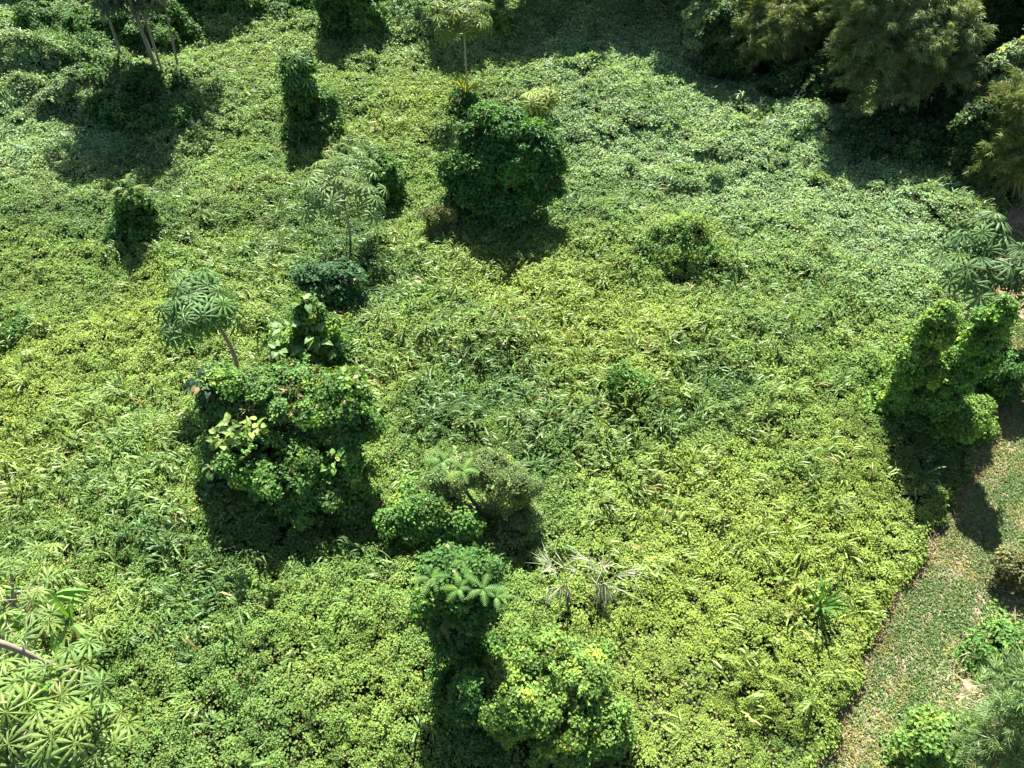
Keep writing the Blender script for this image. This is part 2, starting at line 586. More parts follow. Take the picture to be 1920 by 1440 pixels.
P = np.stack([x[ti] + d[:, 0] * r[ti] * rad, y[ti] + d[:, 1] * r[ti] * rad, base_z[ti] + d[:, 2] * hh[ti] * rad - .02], 1)
gr = canopy_grad(x, y)[ti]
N = d * .4 + nrm(gr) * .75 + rng.standard_normal((m, 3)) * .34
D = d * .6 + rng.standard_normal((m, 3)) * .7
size = ls[ti] * rng.uniform(.6, 1.35, m)
col = jitter(tc[ti], m)
kind_f = fine[ti] + rng.uniform(-.3, .3, m) > .75
a_ = ~kind_f
# near leaves get the rounder outline
near = (P[:, 1] < 24) & a_ & (rng.random(m) < .4)
cover.put(OVAL, P[near], D[near], N[near], size[near] * 1.15, size[near] * .8, col[near])
oth = a_ & ~near
cover.put(RHOMB, P[oth], D[oth], N[oth], size[oth] * 1.3, size[oth] * .95, col[oth])
cover.put(RHOMB, P[kind_f], D[kind_f], N[kind_f], size[kind_f] * 1.25, size[kind_f] * .6, col[kind_f])
n_tuft = m
# carpet between the tufts
x, y, A = view_area(int(210 * 2 * 62 * 43))
k = in_field(x, y)
x, y = x[k], y[k]
m = len(x)
z = terrain(x, y) + canopy(x, y) - .12 - rng.exponential(.06, m)
N = nrm(canopy_grad(x, y)) + rng.standard_normal((m, 3)) * .4
s_ = (.064 + .0012 * y) * rng.uniform(.7, 1.4, m)
cover.put(RHOMB, np.stack([x, y, z], 1), rand_dir(m), N, s_ * 1.1, s_, jitter(cover_colour(x, y) * .85, m))
# trailing skirt at the field's cut edge along the track
yy = rng.uniform(4, 31, 9000)
xx = edge_x(yy) - rng.uniform(-.05, .4, 9000)
zz = rng.uniform(.02, .5, 9000)
cover.put(OVAL, np.stack([xx, yy, zz], 1), rand_dir(9000), rand_dir(9000) * .5 + np.array([.5, 0, .6]), .1, .08, jitter(cover_colour(xx, yy) * .9, 9000))
tag(cover.build("vine_cover", M_VINE), "dense carpet of small leaved green and yellowish vines over the whole clearing", "ground cover", kind="stuff")

# grass blades and tall herbs rising through the cover
gb = MB()
x, y, A = view_area(int(3.6 * 2 * 62 * 43))
dens = np.clip(blobs(x, y, GRS) * 1.0 + .03 + (fbm(x, y, 2.2, 2, 620) - .5) * .35, 0, 1)
k = in_field(x, y, .3) & (rng.random(len(x)) < dens)
x, y = x[k], y[k]
nb = rng.integers(7, 16, len(x))
ti = np.repeat(np.arange(len(x)), nb)
m = len(ti)
cx, cy = x[ti] + rng.normal(0, .14, m), y[ti] + rng.normal(0, .14, m)
lean = rng.uniform(-.9, .9, len(x))[ti] + np.pi * (rng.random(len(x)) < .45)[ti]
an = lean + rng.normal(0, .55, m)
D = np.stack([np.cos(an), np.sin(an), np.zeros(m)], 1)
N = np.array([0, 0, 1.]) + rng.standard_normal((m, 3)) * .22
P = np.stack([cx, cy, terrain(cx, cy) + canopy(cx, cy) - .12], 1)
L = rng.uniform(.28, .75, m)
gc = jitter(cover_colour(cx, cy) * np.array([.95, .95, 1.25]), m, .3, .15)
for i in range(3):
    k = rng.integers(0, 3, m) == i
    gb.put(BLADE[i], P[k], D[k], N[k], L[k], rng.uniform(.035, .07, k.sum()), gc[k])
# fleshy upright shoots
x, y, A = view_area(1500)
k = in_field(x, y, .5)
x, y = x[k], y[k]
for q in range(9):
    m = len(x)
    z0 = terrain(x, y) + canopy(x, y) + .07 * q - .1
    an = rng.uniform(0, 6.28, m)
    gb.put(RHOMB, np.stack([x, y, z0], 1), np.stack([np.cos(an), np.sin(an), .2 * np.ones(m)], 1), np.array([0, 0, 1.]) + rng.standard_normal((m, 3)) * .3, .2 - .012 * q, .09, jitter(cover_colour(x, y) * .9, m))
tag(gb.build("tall_grass", M_GRASS), "long arching grass blades standing out of the vines in loose drifts", "grass", kind="stuff")

# short turf on the track and weeds on the bank
tg = MB()
nT = 130000
y = rng.uniform(3, 33, nT)
e = np.interp(y, EY, EX); pw = np.interp(y, ys, PW)
x = e + rng.uniform(-.3, 1, nT) * (pw + .2)
t = (x - e) / pw
rut = np.exp(-((t - .40 - .05 * np.sin(y * .7)) / .08) ** 2) * .7 + np.exp(-((t - .03) / .08) ** 2) * .9 + np.exp(-((t - .88) / .12) ** 2) * .8
bare = rut * .8 + (fbm(x, y, 1.1, 3, 800) - .5) * 1.5
k = rng.random(nT) > np.clip(bare * .72, .02, .85)
x, y = x[k], y[k]; m = len(x)
an = rng.uniform(0, 6.28, m)
tc = np.where((fbm(x, y, 1.7, 3, 1300) > .5)[:, None], np.array([[.22, .29, .10]]), np.array([[.15, .25, .075]])) * (1 - .35 * np.clip(fbm(x, y, 2, 2, 900), 0, 1))[:, None] + np.array([.06, .02, .01]) * (fbm(x, y, .9, 2, 950) > .6)[:, None]
tg.put(RHOMB, np.stack([x, y, rng.uniform(.015, .07, m)], 1), np.stack([np.cos(an), np.sin(an), .1 * np.ones(m)], 1), np.array([0, 0, 1.]) + rng.standard_normal((m, 3)) * .45,
       rng.uniform(.07, .13, m), rng.uniform(.03, .06, m), jitter(tc, m, .3, .3))
tag(tg.build("short_grass", M_GRASS), "short trodden grass and weeds with bare earth ruts along the track", "grass", kind="stuff")
bk = MB()
nT = 80000
y = rng.uniform(3, 34, nT)
e = np.interp(y, EY, EX) + np.interp(y, ys, PW)
x = e + rng.uniform(0, 9, nT)
k = rng.random(nT) > np.clip((fbm(x, y, 2.4, 3, 1100) - .36) * 6, 0, .96)
x, y = x[k], y[k]; m = len(x)
hz = bank_z(x, y) + rng.uniform(.02, .4, m) * smooth(fbm(x, y, 1.5, 2, 1200), .35, .7)
bk.put(OVAL, np.stack([x, y, hz], 1), rand_dir(m), np.array([0, 0, 1.]) + rng.standard_normal((m, 3)) * .45, rng.uniform(.08, .15, m), rng.uniform(.06, .11, m),
       jitter(np.tile((.15, .24, .065), (m, 1)), m, .3, .3))
tag(bk.build("bank_weeds", M_VINE), "patchy green weeds creeping over brown litter right of the track", "weeds", kind="stuff")
ds = MB()
y = rng.uniform(3, 33, 2600)
x = np.interp(y, EY, EX) + np.interp(y, ys, PW) + rng.uniform(-.3, 7, 2600)
k = fbm(x, y, 2.4, 3, 1100) > .40
x, y = x[k], y[k]
m = len(x)
an = rng.normal(-.6, .9, m)
ds.put(BLADE[2], np.stack([x, y, bank_z(x, y) + .03], 1), np.stack([np.cos(an), np.sin(an), 0 * an], 1), np.array([0, 0, 1.]) + rng.standard_normal((m, 3)) * .2, rng.uniform(.35, 1.1, m), .022, jitter(np.tile((.42, .32, .2), (m, 1)), m, .3, .1))
y = rng.uniform(4, 30, 1500); x = edge_x(y) + rng.uniform(-.1, .4, 1500); an = rng.uniform(0, 6.28, 1500)
ds.put(BLADE[2], np.stack([x, y, np.full(1500, .03)], 1), np.stack([np.cos(an), np.sin(an), 0 * an], 1), np.array([0, 0, 1.]) + rng.standard_normal((1500, 3)) * .4, rng.uniform(.15, .45, 1500), .02, jitter(np.tile((.25, .16, .09), (1500, 1)), 1500, .3, .1))
tag(ds.build("dry_stalks", M_DRY), "thin straw coloured dead stalks lying on the bank beside the track", "dry stalks", kind="stuff")


# ------------------------------------------------------------------ leafy masses
def mass(mbx, lumps, col, ls, dens=1., tpl=RHOMB, wid=.8, clus=.34, down=-.35, jit=.3, outw=.6, droop=0., yel=.25, rough=7):
    """clusters of leaves over a set of ellipsoid lumps (x, y, z, rx, ry, rz)"""
    L0 = []
    for l in lumps:
        l = np.array(l, float)
        L0.append(l)
        for _ in range(rough):
            dd = rand_dir(1)[0]; dd[2] = dd[2] * .8 + .05
            k_ = rng.uniform(.16, .5)
            L0.append(np.concatenate([l[:3] + dd * l[3:] * rng.uniform(.8, 1.25), l[3:] * k_]))
    Ls = np.array(L0)
    for i, l in enumerate(Ls):
        c0, rr = l[:3], l[3:]
        area = 4 * math.pi * ((rr[0] * rr[1]) ** 1.6 / 3 + (rr[0] * rr[2]) ** 1.6 / 3 + (rr[1] * rr[2]) ** 1.6 / 3) ** (1 / 1.6)
        nc = max(int(area / (clus * clus * 1.5)), 6)
        d = rand_dir(nc)
        d = d[d[:, 2] > down]
        s = rng.uniform(.72, 1.08, (len(d), 1)) + .25 * (rng.random((len(d), 1)) < .12)
        pc = c0 + d * rr * s
        keep = np.ones(len(pc), bool)
        for j, l2 in enumerate(Ls):
            if j != i:
                keep &= (((pc - l2[:3]) / l2[3:]) ** 2).sum(1) > .6
        pc, d = pc[keep], nrm(d[keep] / rr)
        if not len(pc):
            continue
        cr = clus * rng.uniform(.6, 1.3, len(pc))
        nl = np.maximum((dens * 2.6 * cr * cr * 3.1 / (ls * ls * wid * .5)).astype(int), 4)
        ti = np.repeat(np.arange(len(pc)), nl)
        m = len(ti)
        q = rand_dir(m) * (rng.uniform(.1, 1, (m, 1)) ** .5)
        q = q - d[ti] * np.minimum((q * d[ti]).sum(1, keepdims=True), 0) * .6
        q[:, 2] *= .75
        P = pc[ti] + q * cr[ti][:, None]
        N = d[ti] * outw + q * .4 + np.array([0, 0, .55]) + rng.standard_normal((m, 3)) * .36
        D = q * .5 + rng.standard_normal((m, 3)) * .6 - np.array([0, 0, .3 + droop])
        sz = ls * rng.uniform(.6, 1.35, m)
        cf = rng.uniform(.68, 1.2, (len(pc), 1)) * np.where(rng.random((len(pc), 1)) < .14, np.array([[2.1, 1.65, 1.3]]), 1.)
        cc = np.asarray(col)[None] * cf[ti]
        mbx.put(tpl, P, D, N, sz, sz * wid, jitter(cc, m, jit, yel))
        # inner leaves, so that little shows through
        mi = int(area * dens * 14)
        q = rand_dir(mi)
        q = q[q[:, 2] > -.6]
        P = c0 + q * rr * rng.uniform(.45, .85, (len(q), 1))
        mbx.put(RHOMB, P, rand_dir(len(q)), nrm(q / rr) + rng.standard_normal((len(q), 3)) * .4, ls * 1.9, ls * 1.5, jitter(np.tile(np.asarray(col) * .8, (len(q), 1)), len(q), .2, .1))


def shoots(mbx, lumps, col, ls, k=9):
    """straggling runners that stick out of a mass and hang from its sides"""
    for l in lumps:
        c0, rr = np.array(l[:3]), np.array(l[3:])
        n = max(3, int(k * rr[0] ** 1.1))
        d = rand_dir(n)
        d = d[d[:, 2] > -.3]
        for q in d:
            P0 = c0 + q * rr * .95
            L = rng.uniform(.25, .95) * min(1., .5 + rr[0] * .4) * (ls / .12) ** .5
            v = nrm((q + np.array([rng.normal(0, .4), rng.normal(0, .4), rng.uniform(-.1, .9)]))[None])[0]
            t = np.linspace(0, 1, 7)[:, None]
            pts = P0 + v * L * t - np.array([0, 0, .55]) * L * t ** 2
            mbx.tube(pts, .008, np.asarray(col) * .6, 3)
            m = int(16 + 22 * L)
            u = rng.uniform(0, 1, (m, 1))
            P = P0 + v * L * u - np.array([0, 0, .55]) * L * u ** 2 + rng.standard_normal((m, 3)) * .045
            mbx.put(OVAL, P, rand_dir(m) + v * .5, np.array([0, 0, .8]) + rng.standard_normal((m, 3)) * .45, ls * rng.uniform(.6, 1.2, m), ls * .75, jitter(np.tile(np.asarray(col) * rng.uniform(.8, 1.5), (m, 1)), m))


def stems(mbx, base, lumps, r0=.1, col=(.16, .13, .09)):
    base = np.asarray(base, float)
    for l in lumps:
        c = np.array(l[:3])
        mid = (base + c) / 2 + np.array([rng.uniform(-.2, .2), rng.uniform(-.2, .2), .1])
        mbx.tube([base + np.array([rng.uniform(-.1, .1), rng.uniform(-.1, .1), -.15]), mid, c], [r0, r0 * .7, r0 * .35], col, 6)


def plant(name, label, cat, base, lumps, col, ls=.12, group=None, mat=None, part="foliage", r0=.09, stem_name="stem", extra=None, **kw):
    base = np.array([base[0], base[1], tz(base[0], base[1])])
    root = thing(name, base, label, cat, group)
    m_ = MB(); mass(m_, lumps, col, ls, **kw)
    shoots(m_, lumps, col, ls, 20 if base[1] < 45 else 5)
    # runners that spill from the sides on to the cover around the base
    lo = sorted(lumps, key=lambda l: l[2])[:4]
    for l in lo:
        if l[2] - l[5] > 2.5:
            continue
        n_ = int(700 * l[3] * (.12 / ls) ** 2 * .8)
        an = rng.uniform(0, 6.28, n_)
        q = 1 + np.abs(rng.normal(0, .28, n_)) * (1 + .8 * np.sin(an * 3 + l[0] * 7))
        xx, yy = l[0] + np.cos(an) * l[3] * q, l[1] + np.sin(an) * l[4] * q
        zz = terrain(xx, yy) + np.where(in_field(xx, yy), canopy(xx, yy), .1) + rng.uniform(-.1, .25, n_) + np.maximum(1.25 - q, 0) * l[5]
        m_.put(RHOMB, np.stack([xx, yy, zz], 1), rand_dir(n_), np.stack([np.cos(an) * .4, np.sin(an) * .4, 1 + 0 * an], 1) + rng.standard_normal((n_, 3)) * .4, ls, ls * .8, jitter(np.tile(np.asarray(col), (n_, 1)), n_))
    m_.build(part, mat or M_VINE, root)
    m_ = None
    s = MB(); stems(s, base, lumps[:6], r0)
    s.build(stem_name, M_BARK, root, True)
    if extra:
        extra(root, base)
    return root


def blob_px(px, py, Y, wpx, hpx, deep=.85):
    """an ellipsoid lump that fills wpx x hpx photo pixels round (px, py) at distance Y"""
    p = AT(px, py, Y)
    k = pxm(p)
    rx = wpx / 2 / k
    # image height of an ellipsoid seen from above mixes ry and rz
    el = math.atan2(CAM_H - p[2], Y)
    rt = hpx / 2 / k
    ry = rx * deep
    rz2 = max(rt ** 2 - (ry * math.sin(el)) ** 2, (.45 * rt) ** 2) / math.cos(el) ** 2
    return (p[0], p[1], p[2], rx, ry, math.sqrt(rz2))


DK = (.062, .150, .030)
MID = (.095, .200, .040)
BR = (.150, .270, .045)


def lumps_px(base_px, specs):
    """base pixel on the ground -> Y of the plant; specs (px, py, w, h[, dY])"""
    g = G(base_px[0], base_px[1], .2)
    return g, [blob_px(s[0], s[1], g[1] + (s[4] if len(s) > 4 else 0), s[2], s[3], s[5] if len(s) > 5 else .8) for s in specs]


def palm_leaves(mbx, tips, dirs, size, col, n_var=4, up=1.):
    """big lobed leaves at tips; dirs = leaf plane normals"""
    n = len(tips)
    for i in range(n_var):
        k = np.arange(n) % n_var == i
        m = k.sum()
        az = rng.standard_normal((m, 3))
        sz = size * rng.uniform(.8, 1.15, m)
        mbx.put(PALM[i], tips[k], az, dirs[k], sz, sz, jitter(np.tile(col, (m, 1)), m, .2, .2, 0))


def cecropia(name, label, base, top, crown_r, n_leaf, size, col, group="broad lobed umbrella trees", lean_mid=(0, 0, 0), r0=.09, arms=5, flat=.6, trunk_col=(.3, .27, .2), drop=.1, low=0):
    """thin pale trunk, short arms, an umbrella of lobed leaves on petioles"""
    base = np.array([base[0], base[1], tz(base[0], base[1])])
    top = np.asarray(top, float)
    root = thing(name, base, label, "tree", group)
    tr = MB()
    ts = np.linspace(0, 1, 8)[:, None]
    path = base * (1 - ts) + top * ts + np.array(lean_mid) * np.sin(ts * math.pi) - np.array([0, 0, .2]) * (ts == 0)
    tr.tube(path, np.linspace(r0, r0 * .5, 8), trunk_col)
    tr.build("trunk", M_BARK, root, True)
    br, lf = MB(), MB()
    T, Nn = [], []
    hubs = []
    for a in range(arms):
        an = 2 * math.pi * a / arms + rng.uniform(-.4, .4)
        rr = crown_r * rng.uniform(.3, .62) if arms > 1 else 0
        h = top + np.array([math.cos(an) * rr, math.sin(an) * rr, rng.uniform(-drop, .35) * crown_r])
        st = path[-2] if a else path[-1]
        if arms > 1:
            br.tube([st, (st + h) / 2 + np.array([0, 0, -.08]), h], [r0 * .5, r0 * .4, r0 * .3], trunk_col, 6)
        hubs.append(h)
    for i in range(n_leaf):
        h = hubs[i % len(hubs)]
        an = rng.uniform(0, 2 * math.pi)
        el = rng.uniform(-.35, 1.1)
        pl = crown_r * rng.uniform(.28, .6)
        dvec = np.array([math.cos(an) * math.cos(el), math.sin(an) * math.cos(el), math.sin(el) * flat])
        t = h + dvec * pl
        br.tube([h, (h + t) / 2 + np.array([0, 0, .04]), t], .011, (.25, .27, .12), 4)
        T.append(t); Nn.append(dvec * .75 + np.array([0, 0, .85]) + rng.standard_normal(3) * .15)
    palm_leaves(lf, np.array(T), np.array(Nn), size, col)
    br.build("branch", M_BARK, root, True)
    if low:
        for k_ in range(low):
            f_ = rng.uniform(.33, .6)
            p_ = base * (1 - f_) + top * f_
            a_ = rng.uniform(0, 6.28)
            h = p_ + np.array([math.cos(a_) * .9, math.sin(a_) * .9, .5])
            br.tube([p_, (p_ + h) / 2, h], [r0 * .4, r0 * .3, r0 * .2], trunk_col, 5)
            dv = rand_dir(9); dv[:, 2] = np.abs(dv[:, 2]) * .6
            palm_leaves(lf, h + dv * .6, dv * .75 + np.array([0, 0, .7]), size * .8, col)
    lf.build("crown", M_GLOSS, root)
    return root


def fronds(mbx, c, n, L, col, up=.5, tpls=FROND, wid=1., spread=6.28, az0=0.):
    an = az0 + np.linspace(0, spread, n, endpoint=False) + rng.normal(0, .15, n)
    D = np.stack([np.cos(an), np.sin(an), rng.uniform(-.1, .5, n) * up], 1)
    N = np.array([0, 0, 1.]) - .2 * D + rng.standard_normal((n, 3)) * .12
    P = np.tile(np.asarray(c, float), (n, 1))
    LL = L * rng.uniform(.75, 1.15, n)
    for i, t in enumerate(tpls):
        k = np.arange(n) % len(tpls) == i
        mbx.put(t, P[k], D[k], N[k], LL[k], LL[k] * wid, jitter(np.tile(col, (k.sum(), 1)), k.sum(), .15, .2))


# ---- vine-wrapped columns and shrubs, far to near
g, lp = lumps_px((562, 262), [(572, 235, 62, 70), (566, 195, 52, 60), (560, 160, 48, 60), (556, 128, 40, 50), (600, 235, 58, 60, -.3), (606, 205, 40, 50, .2)])
def ex(root, b):
    m_ = MB()
    tips = np.array([AT(px, py, g[1] - .5) for px, py in [(553, 104), (545, 122), (570, 116), (560, 140), (575, 148), (542, 158), (548, 140), (578, 162)]])
    palm_leaves(m_, tips, np.tile((0., -.35, 1.), (8, 1)) + rng.standard_normal((8, 3)) * .25, .55, (.11, .2, .05))
    m_.build("lobed_leaf", M_GLOSS, root)
plant("vine_column", "tall vine wrapped trunk with lobed leaves at its leaning tip, upper left", "vine-covered tree", g, lp, DK, .15, "vine wrapped trunks", extra=ex)

g, lp = lumps_px((725, 385), [(727, 365, 50, 60), (723, 335, 42, 50), (718, 316, 26, 30)])
plant("vine_column", "short pointed dark vine cone between the pale umbrella tree and the big round bush", "vine-covered stump", g, lp, DK, .14, "vine wrapped trunks")
g, lp = lumps_px((255, 455), [(258, 430, 76, 70), (250, 395, 56, 60), (243, 370, 34, 40)])
def ex(root, b):
    m_ = MB()
    fronds(m_, AT(243, 356, g[1]), 8, .85, (.14, .19, .045), .6, wid=.7)
    m_.build("frond", M_VINE, root)
plant("vine_column", "dark vine cone topped with yellowish fern fronds at the left of the clearing", "vine-covered stump", g, lp, DK, .14, "vine wrapped trunks", extra=ex)
g, lp = lumps_px((640, 78), [(632, 60, 52, 60), (628, 25, 48, 60), (622, -10, 50, 60)])
plant("vine_column", "tall dark vine column at the top edge, left one of a touching pair", "vine-covered tree", g, lp, DK, .18, "vine wrapped trunks")
g, lp = lumps_px((678, 75), [(683, 55, 62, 56), (680, 22, 66, 60), (672, -8, 50, 50)])
plant("vine_column", "broad pale topped vine column at the top edge, right one of a touching pair", "vine-covered tree", g, lp, MID, .18, "vine wrapped trunks")
g, lp = lumps_px((275, 195), [(278, 180, 62, 50), (274, 155, 54, 44), (268, 142, 44, 30)])
plant("vine_column", "stout vine wrapped stump at the feet of the bare thin trunks", "vine-covered stump", g, lp, DK, .16, "vine wrapped trunks")
g, lp = lumps_px((342, 182), [(342, 170, 30, 34), (338, 152, 20, 26)])
plant("vine_column", "small narrow vine cone right of the bare thin trunks", "vine-covered stump", g, lp, DK, .15, "vine wrapped trunks")
g, lp = lumps_px((235, 155), [(235, 145, 30, 34), (231, 125, 20, 30)])
plant("vine_column", "small dark vine cone left of the stout vine wrapped stump", "vine-covered stump", g, lp, DK, .15, "vine wrapped trunks")
g, lp = lumps_px((872, 215), [(873, 200, 46, 40), (868, 184, 30, 30)])
def ex(root, b):
    m_ = MB()
    c = AT(872, 176, g[1])
    an = np.array([2.6, 2.9, 3.3, .3, 2.2, 3.7, .0, 1.2]); n_ = len(an)
    for i in range(3):
        k = np.arange(n_) % 3 == i
        m_.put(BROAD[i], np.tile(c, (k.sum(), 1)), np.stack([np.cos(an[k]), np.sin(an[k]), 0 * an[k] + .3], 1), np.tile((0, -.2, 1.), (k.sum(), 1)), 1.15, .2, jitter(np.tile((.28, .30, .04), (k.sum(), 1)), k.sum(), .2, .2))
    m_.build("yellow_leaf", M_GLOSS, root)
plant("leafy_stump", "small dark shrub with long yellow leaves at the foot of the tall thin tree", "shrub", g, lp, DK, .14, extra=ex)

# ---- tall thin trunks top left with crowns out of frame
for i, (b, t, lab, r0) in enumerate([((240, 150), (196, 10), "leftmost of the bare leaning trunks, thin and pale", .11), ((306, 164), (236, 8), "thickest bare leaning trunk rising from behind the stout stump", .16),
                                     ((312, 160), (262, 18), "slender bare trunk crossing close beside the thickest leaning one", .1), ((338, 150), (318, 38), "thin bare trunk rising from the small narrow vine cone", .09)]):
    g = G(*b, .2)
    top = AT(t[0], t[1], g[1] + .5)
    top2 = g + (top - g) * (11.5 + i * .5) / (top[2] - g[2]) * np.array([.6, .6, 1])
    cecropia("thin_tree", lab, g, top2, 2.6, 85, .85, (.085, .13, .06), "tall thin trees at the top left", (.15, 0, 0), r0 * .8, 9, 1.4, (.20, .19, .14), 2.8, low=4)
for lab, b, sp in [("upper one of two pale curved vine ridges at the far left", (75, 172), [(30, 185, 40, 20), (60, 172, 50, 24), (92, 155, 54, 28), (128, 142, 50, 30)]),
                   ("lower one of two pale curved vine ridges at the far left", (90, 210), [(45, 207, 40, 20), (76, 196, 50, 26), (104, 180, 46, 30), (124, 164, 36, 28)])]:
    g, lp = lumps_px(b, sp)
    plant("vine_ridge", lab, "vine mound", g, lp, C_PALE * .85, .13, "vine ridges at the far left", rough=3)
for i, s in enumerate([((230, 95), [(200, 60, 90, 70), (250, 45, 90, 60), (225, 85, 90, 50), (170, 85, 70, 50), (290, 70, 70, 50)], "dark leafy thicket rising behind the feet of the bare thin trunks"),
                       ((330, 70), [(320, 45, 70, 60), (350, 60, 60, 50), (300, 20, 60, 50)], "loose leafy thicket behind the thin bare trunk on the right"),
                       ((150, 165), [(140, 140, 80, 50), (180, 150, 70, 46), (200, 190, 60, 40)], "dark leafy hummock in front of the low thicket at far left"),
                       ((225, 235), [(215, 205, 70, 50), (245, 225, 70, 46), (190, 220, 50, 30)], "ragged dark shrub in the shade before the stout vine stump"),
                       ((300, 250), [(300, 225, 70, 44), (340, 215, 60, 36), (270, 245, 60, 34)], "low shrub in the shade before the small narrow vine cone"),
                       ((1380, 150), [(1370, 100, 80, 90), (1400, 140, 90, 50), (1350, 60, 50, 80)], "added shrub coloured dark for shade under the olive bamboo clump"),
                       ((1540, 200), [(1520, 150, 100, 70), (1560, 130, 80, 80), (1490, 170, 80, 50), (1550, 190, 90, 40)], "added shrub coloured dark for shade in the gap between the two big bamboo clumps"),
                       ((1700, 290), [(1690, 250, 140, 60), (1750, 265, 110, 60), (1630, 260, 90, 50), (1745, 205, 130, 60, 3.), (1790, 190, 80, 60, 3.)], "added shrub coloured dark for shade at the foot of the largest bamboo clump"),
                       ((1830, 330), [(1815, 290, 80, 90), (1840, 240, 70, 80), (1800, 320, 70, 50)], "added shrub coloured dark for shade left of the yellowish bamboo clump"),
                       ((1850, 120), [(1850, 60, 110, 100), (1890, 20, 90, 90), (1840, 110, 80, 60)], "added tall shrub coloured dark for shade right of the largest bamboo clump"),
                       ((120, 80), [(110, 50, 110, 60), (165, 65, 90, 50), (70, 35, 60, 50)], "low dark thicket at the top left corner of the clearing"),
                       ((160, 118), [(150, 105, 80, 50), (190, 120, 70, 46), (215, 100, 60, 40)], "dark leafy thicket just left of the bare thin trunks"),
                       ((560, 30), [(520, 8, 110, 40), (580, 5, 60, 44)], "dark shrub at the top edge left of the vine columns"),
                       ((380, 30), [(380, 5, 110, 50), (440, 0, 90, 40)], "dark bush cut by the top edge beside the thin tree crowns"),
                       ((790, 40), [(780, 22, 70, 50), (830, 30, 80, 50), (800, 5, 60, 40)], "bright leafy shrub at the top edge left of the tall thin tree"),
                       ((920, 70), [(925, 55, 70, 44), (955, 85, 60, 40)], "leafy shrub in sun right of the tall thin tree")]):
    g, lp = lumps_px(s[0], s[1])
    plant("shrub", s[2], "shrub", g, lp, (.035, .085, .022) if 5 <= i < 10 else DK if i < 14 else MID, .16, "far shrubs")  # added understory round the bamboo: deep shade is put into its darker green

# ---- umbrella trees
g = G(878, 200, .2)
cecropia("umbrella_tree", "tall umbrella tree on a long bare straight trunk at the top edge", g, AT(868, 22, g[1]), 1.6, 60, .6, (.12, .18, .035), r0=.08, arms=7, flat=1., drop=.5)
g = G(1015, 235, .2)
cecropia("umbrella_tree", "small umbrella tree with yellowish drooping leaves behind the big round bush", g, AT(1012, 190, g[1]), 1.25, 16, .75, (.17, .22, .04), r0=.07, arms=3)
g = G(660, 480, .2)
cecropia("umbrella_tree", "pale umbrella tree with an airy crown left of the dark vine cone", g, AT(640, 362, g[1]), 2.0, 50, .56, (.12, .19, .06), r0=.07, arms=9, flat=.9, drop=.3, lean_mid=(.1, 0, 0))
g = G(458, 735, .2)
cecropia("umbrella_tree", "dark umbrella tree leaning left over the large vine draped bush", g, AT(375, 575, g[1] + .2), 1.5, 100, .58, (.085, .165, .045), r0=.1, arms=12, flat=1., drop=.5, trunk_col=(.3, .24, .14), lean_mid=(.35, 0, .25))
g = G(1800, 620, .2)
cecropia("umbrella_tree", "umbrella tree with big dark star leaves at the right edge", g, AT(1872, 485, g[1]), 2.0, 80, .68, (.075, .135, .042), r0=.09, arms=8, flat=.9, drop=.5)
for lab, b, t, cr, nl, sz, cc in [("umbrella tree at the bottom left corner, yellow green and lowest in the frame", (60, 1560), (40, 1350), 1.4, 52, .42, (.13, .20, .045)),
                                  ("bright umbrella tree right of the bottom left corner one", (170, 1560), (148, 1392), 1.0, 36, .42, (.13, .205, .045)),
                                  ("umbrella tree at the left edge above the fallen bare branch", (20, 1270), (30, 1110), 1.25, 22, .4, (.13, .20, .045)),
                                  ("umbrella tree at the left edge right behind the fallen bare branch", (60, 1360), (50, 1210), 1.1, 14, .4, (.13, .20, .05))]:
    g = G(*b, 0)
    cecropia("umbrella_tree", lab, g, AT(*t, g[1]), cr, nl, sz, cc, r0=.08, arms=7, flat=.35)

# ---- the big round bush
g, lp = lumps_px((945, 428), [(955, 375, 130, 100), (925, 305, 110, 90, .2), (985, 295, 100, 100, .2), (895, 350, 80, 80), (1015, 345, 60, 80), (862, 325, 46, 60, .2), (945, 238, 76, 46, .6), (980, 262, 60, 50, .5), (890, 262, 56, 46, .6), (845, 395, 44, 50, -.3), (875, 425, 60, 60, -.6), (900, 440, 70, 50, -.6), (1020, 290, 40, 40, .4), (915, 215, 30, 24, .8)])
plant("round_bush", "large dark round bush in the upper middle of the clearing", "bush", g, lp, (.060, .160, .028), .16, mat=M_GLOSS, r0=.2, stem_name="trunk", wid=.7, clus=.42)
g, lp = lumps_px((842, 462), [(830, 420, 44, 60), (842, 448, 46, 44)])
plant("twiggy_shrub", "straggly brownish shrub against the left foot of the large round bush", "shrub", g, lp, (.15, .19, .06), .1, wid=.5)

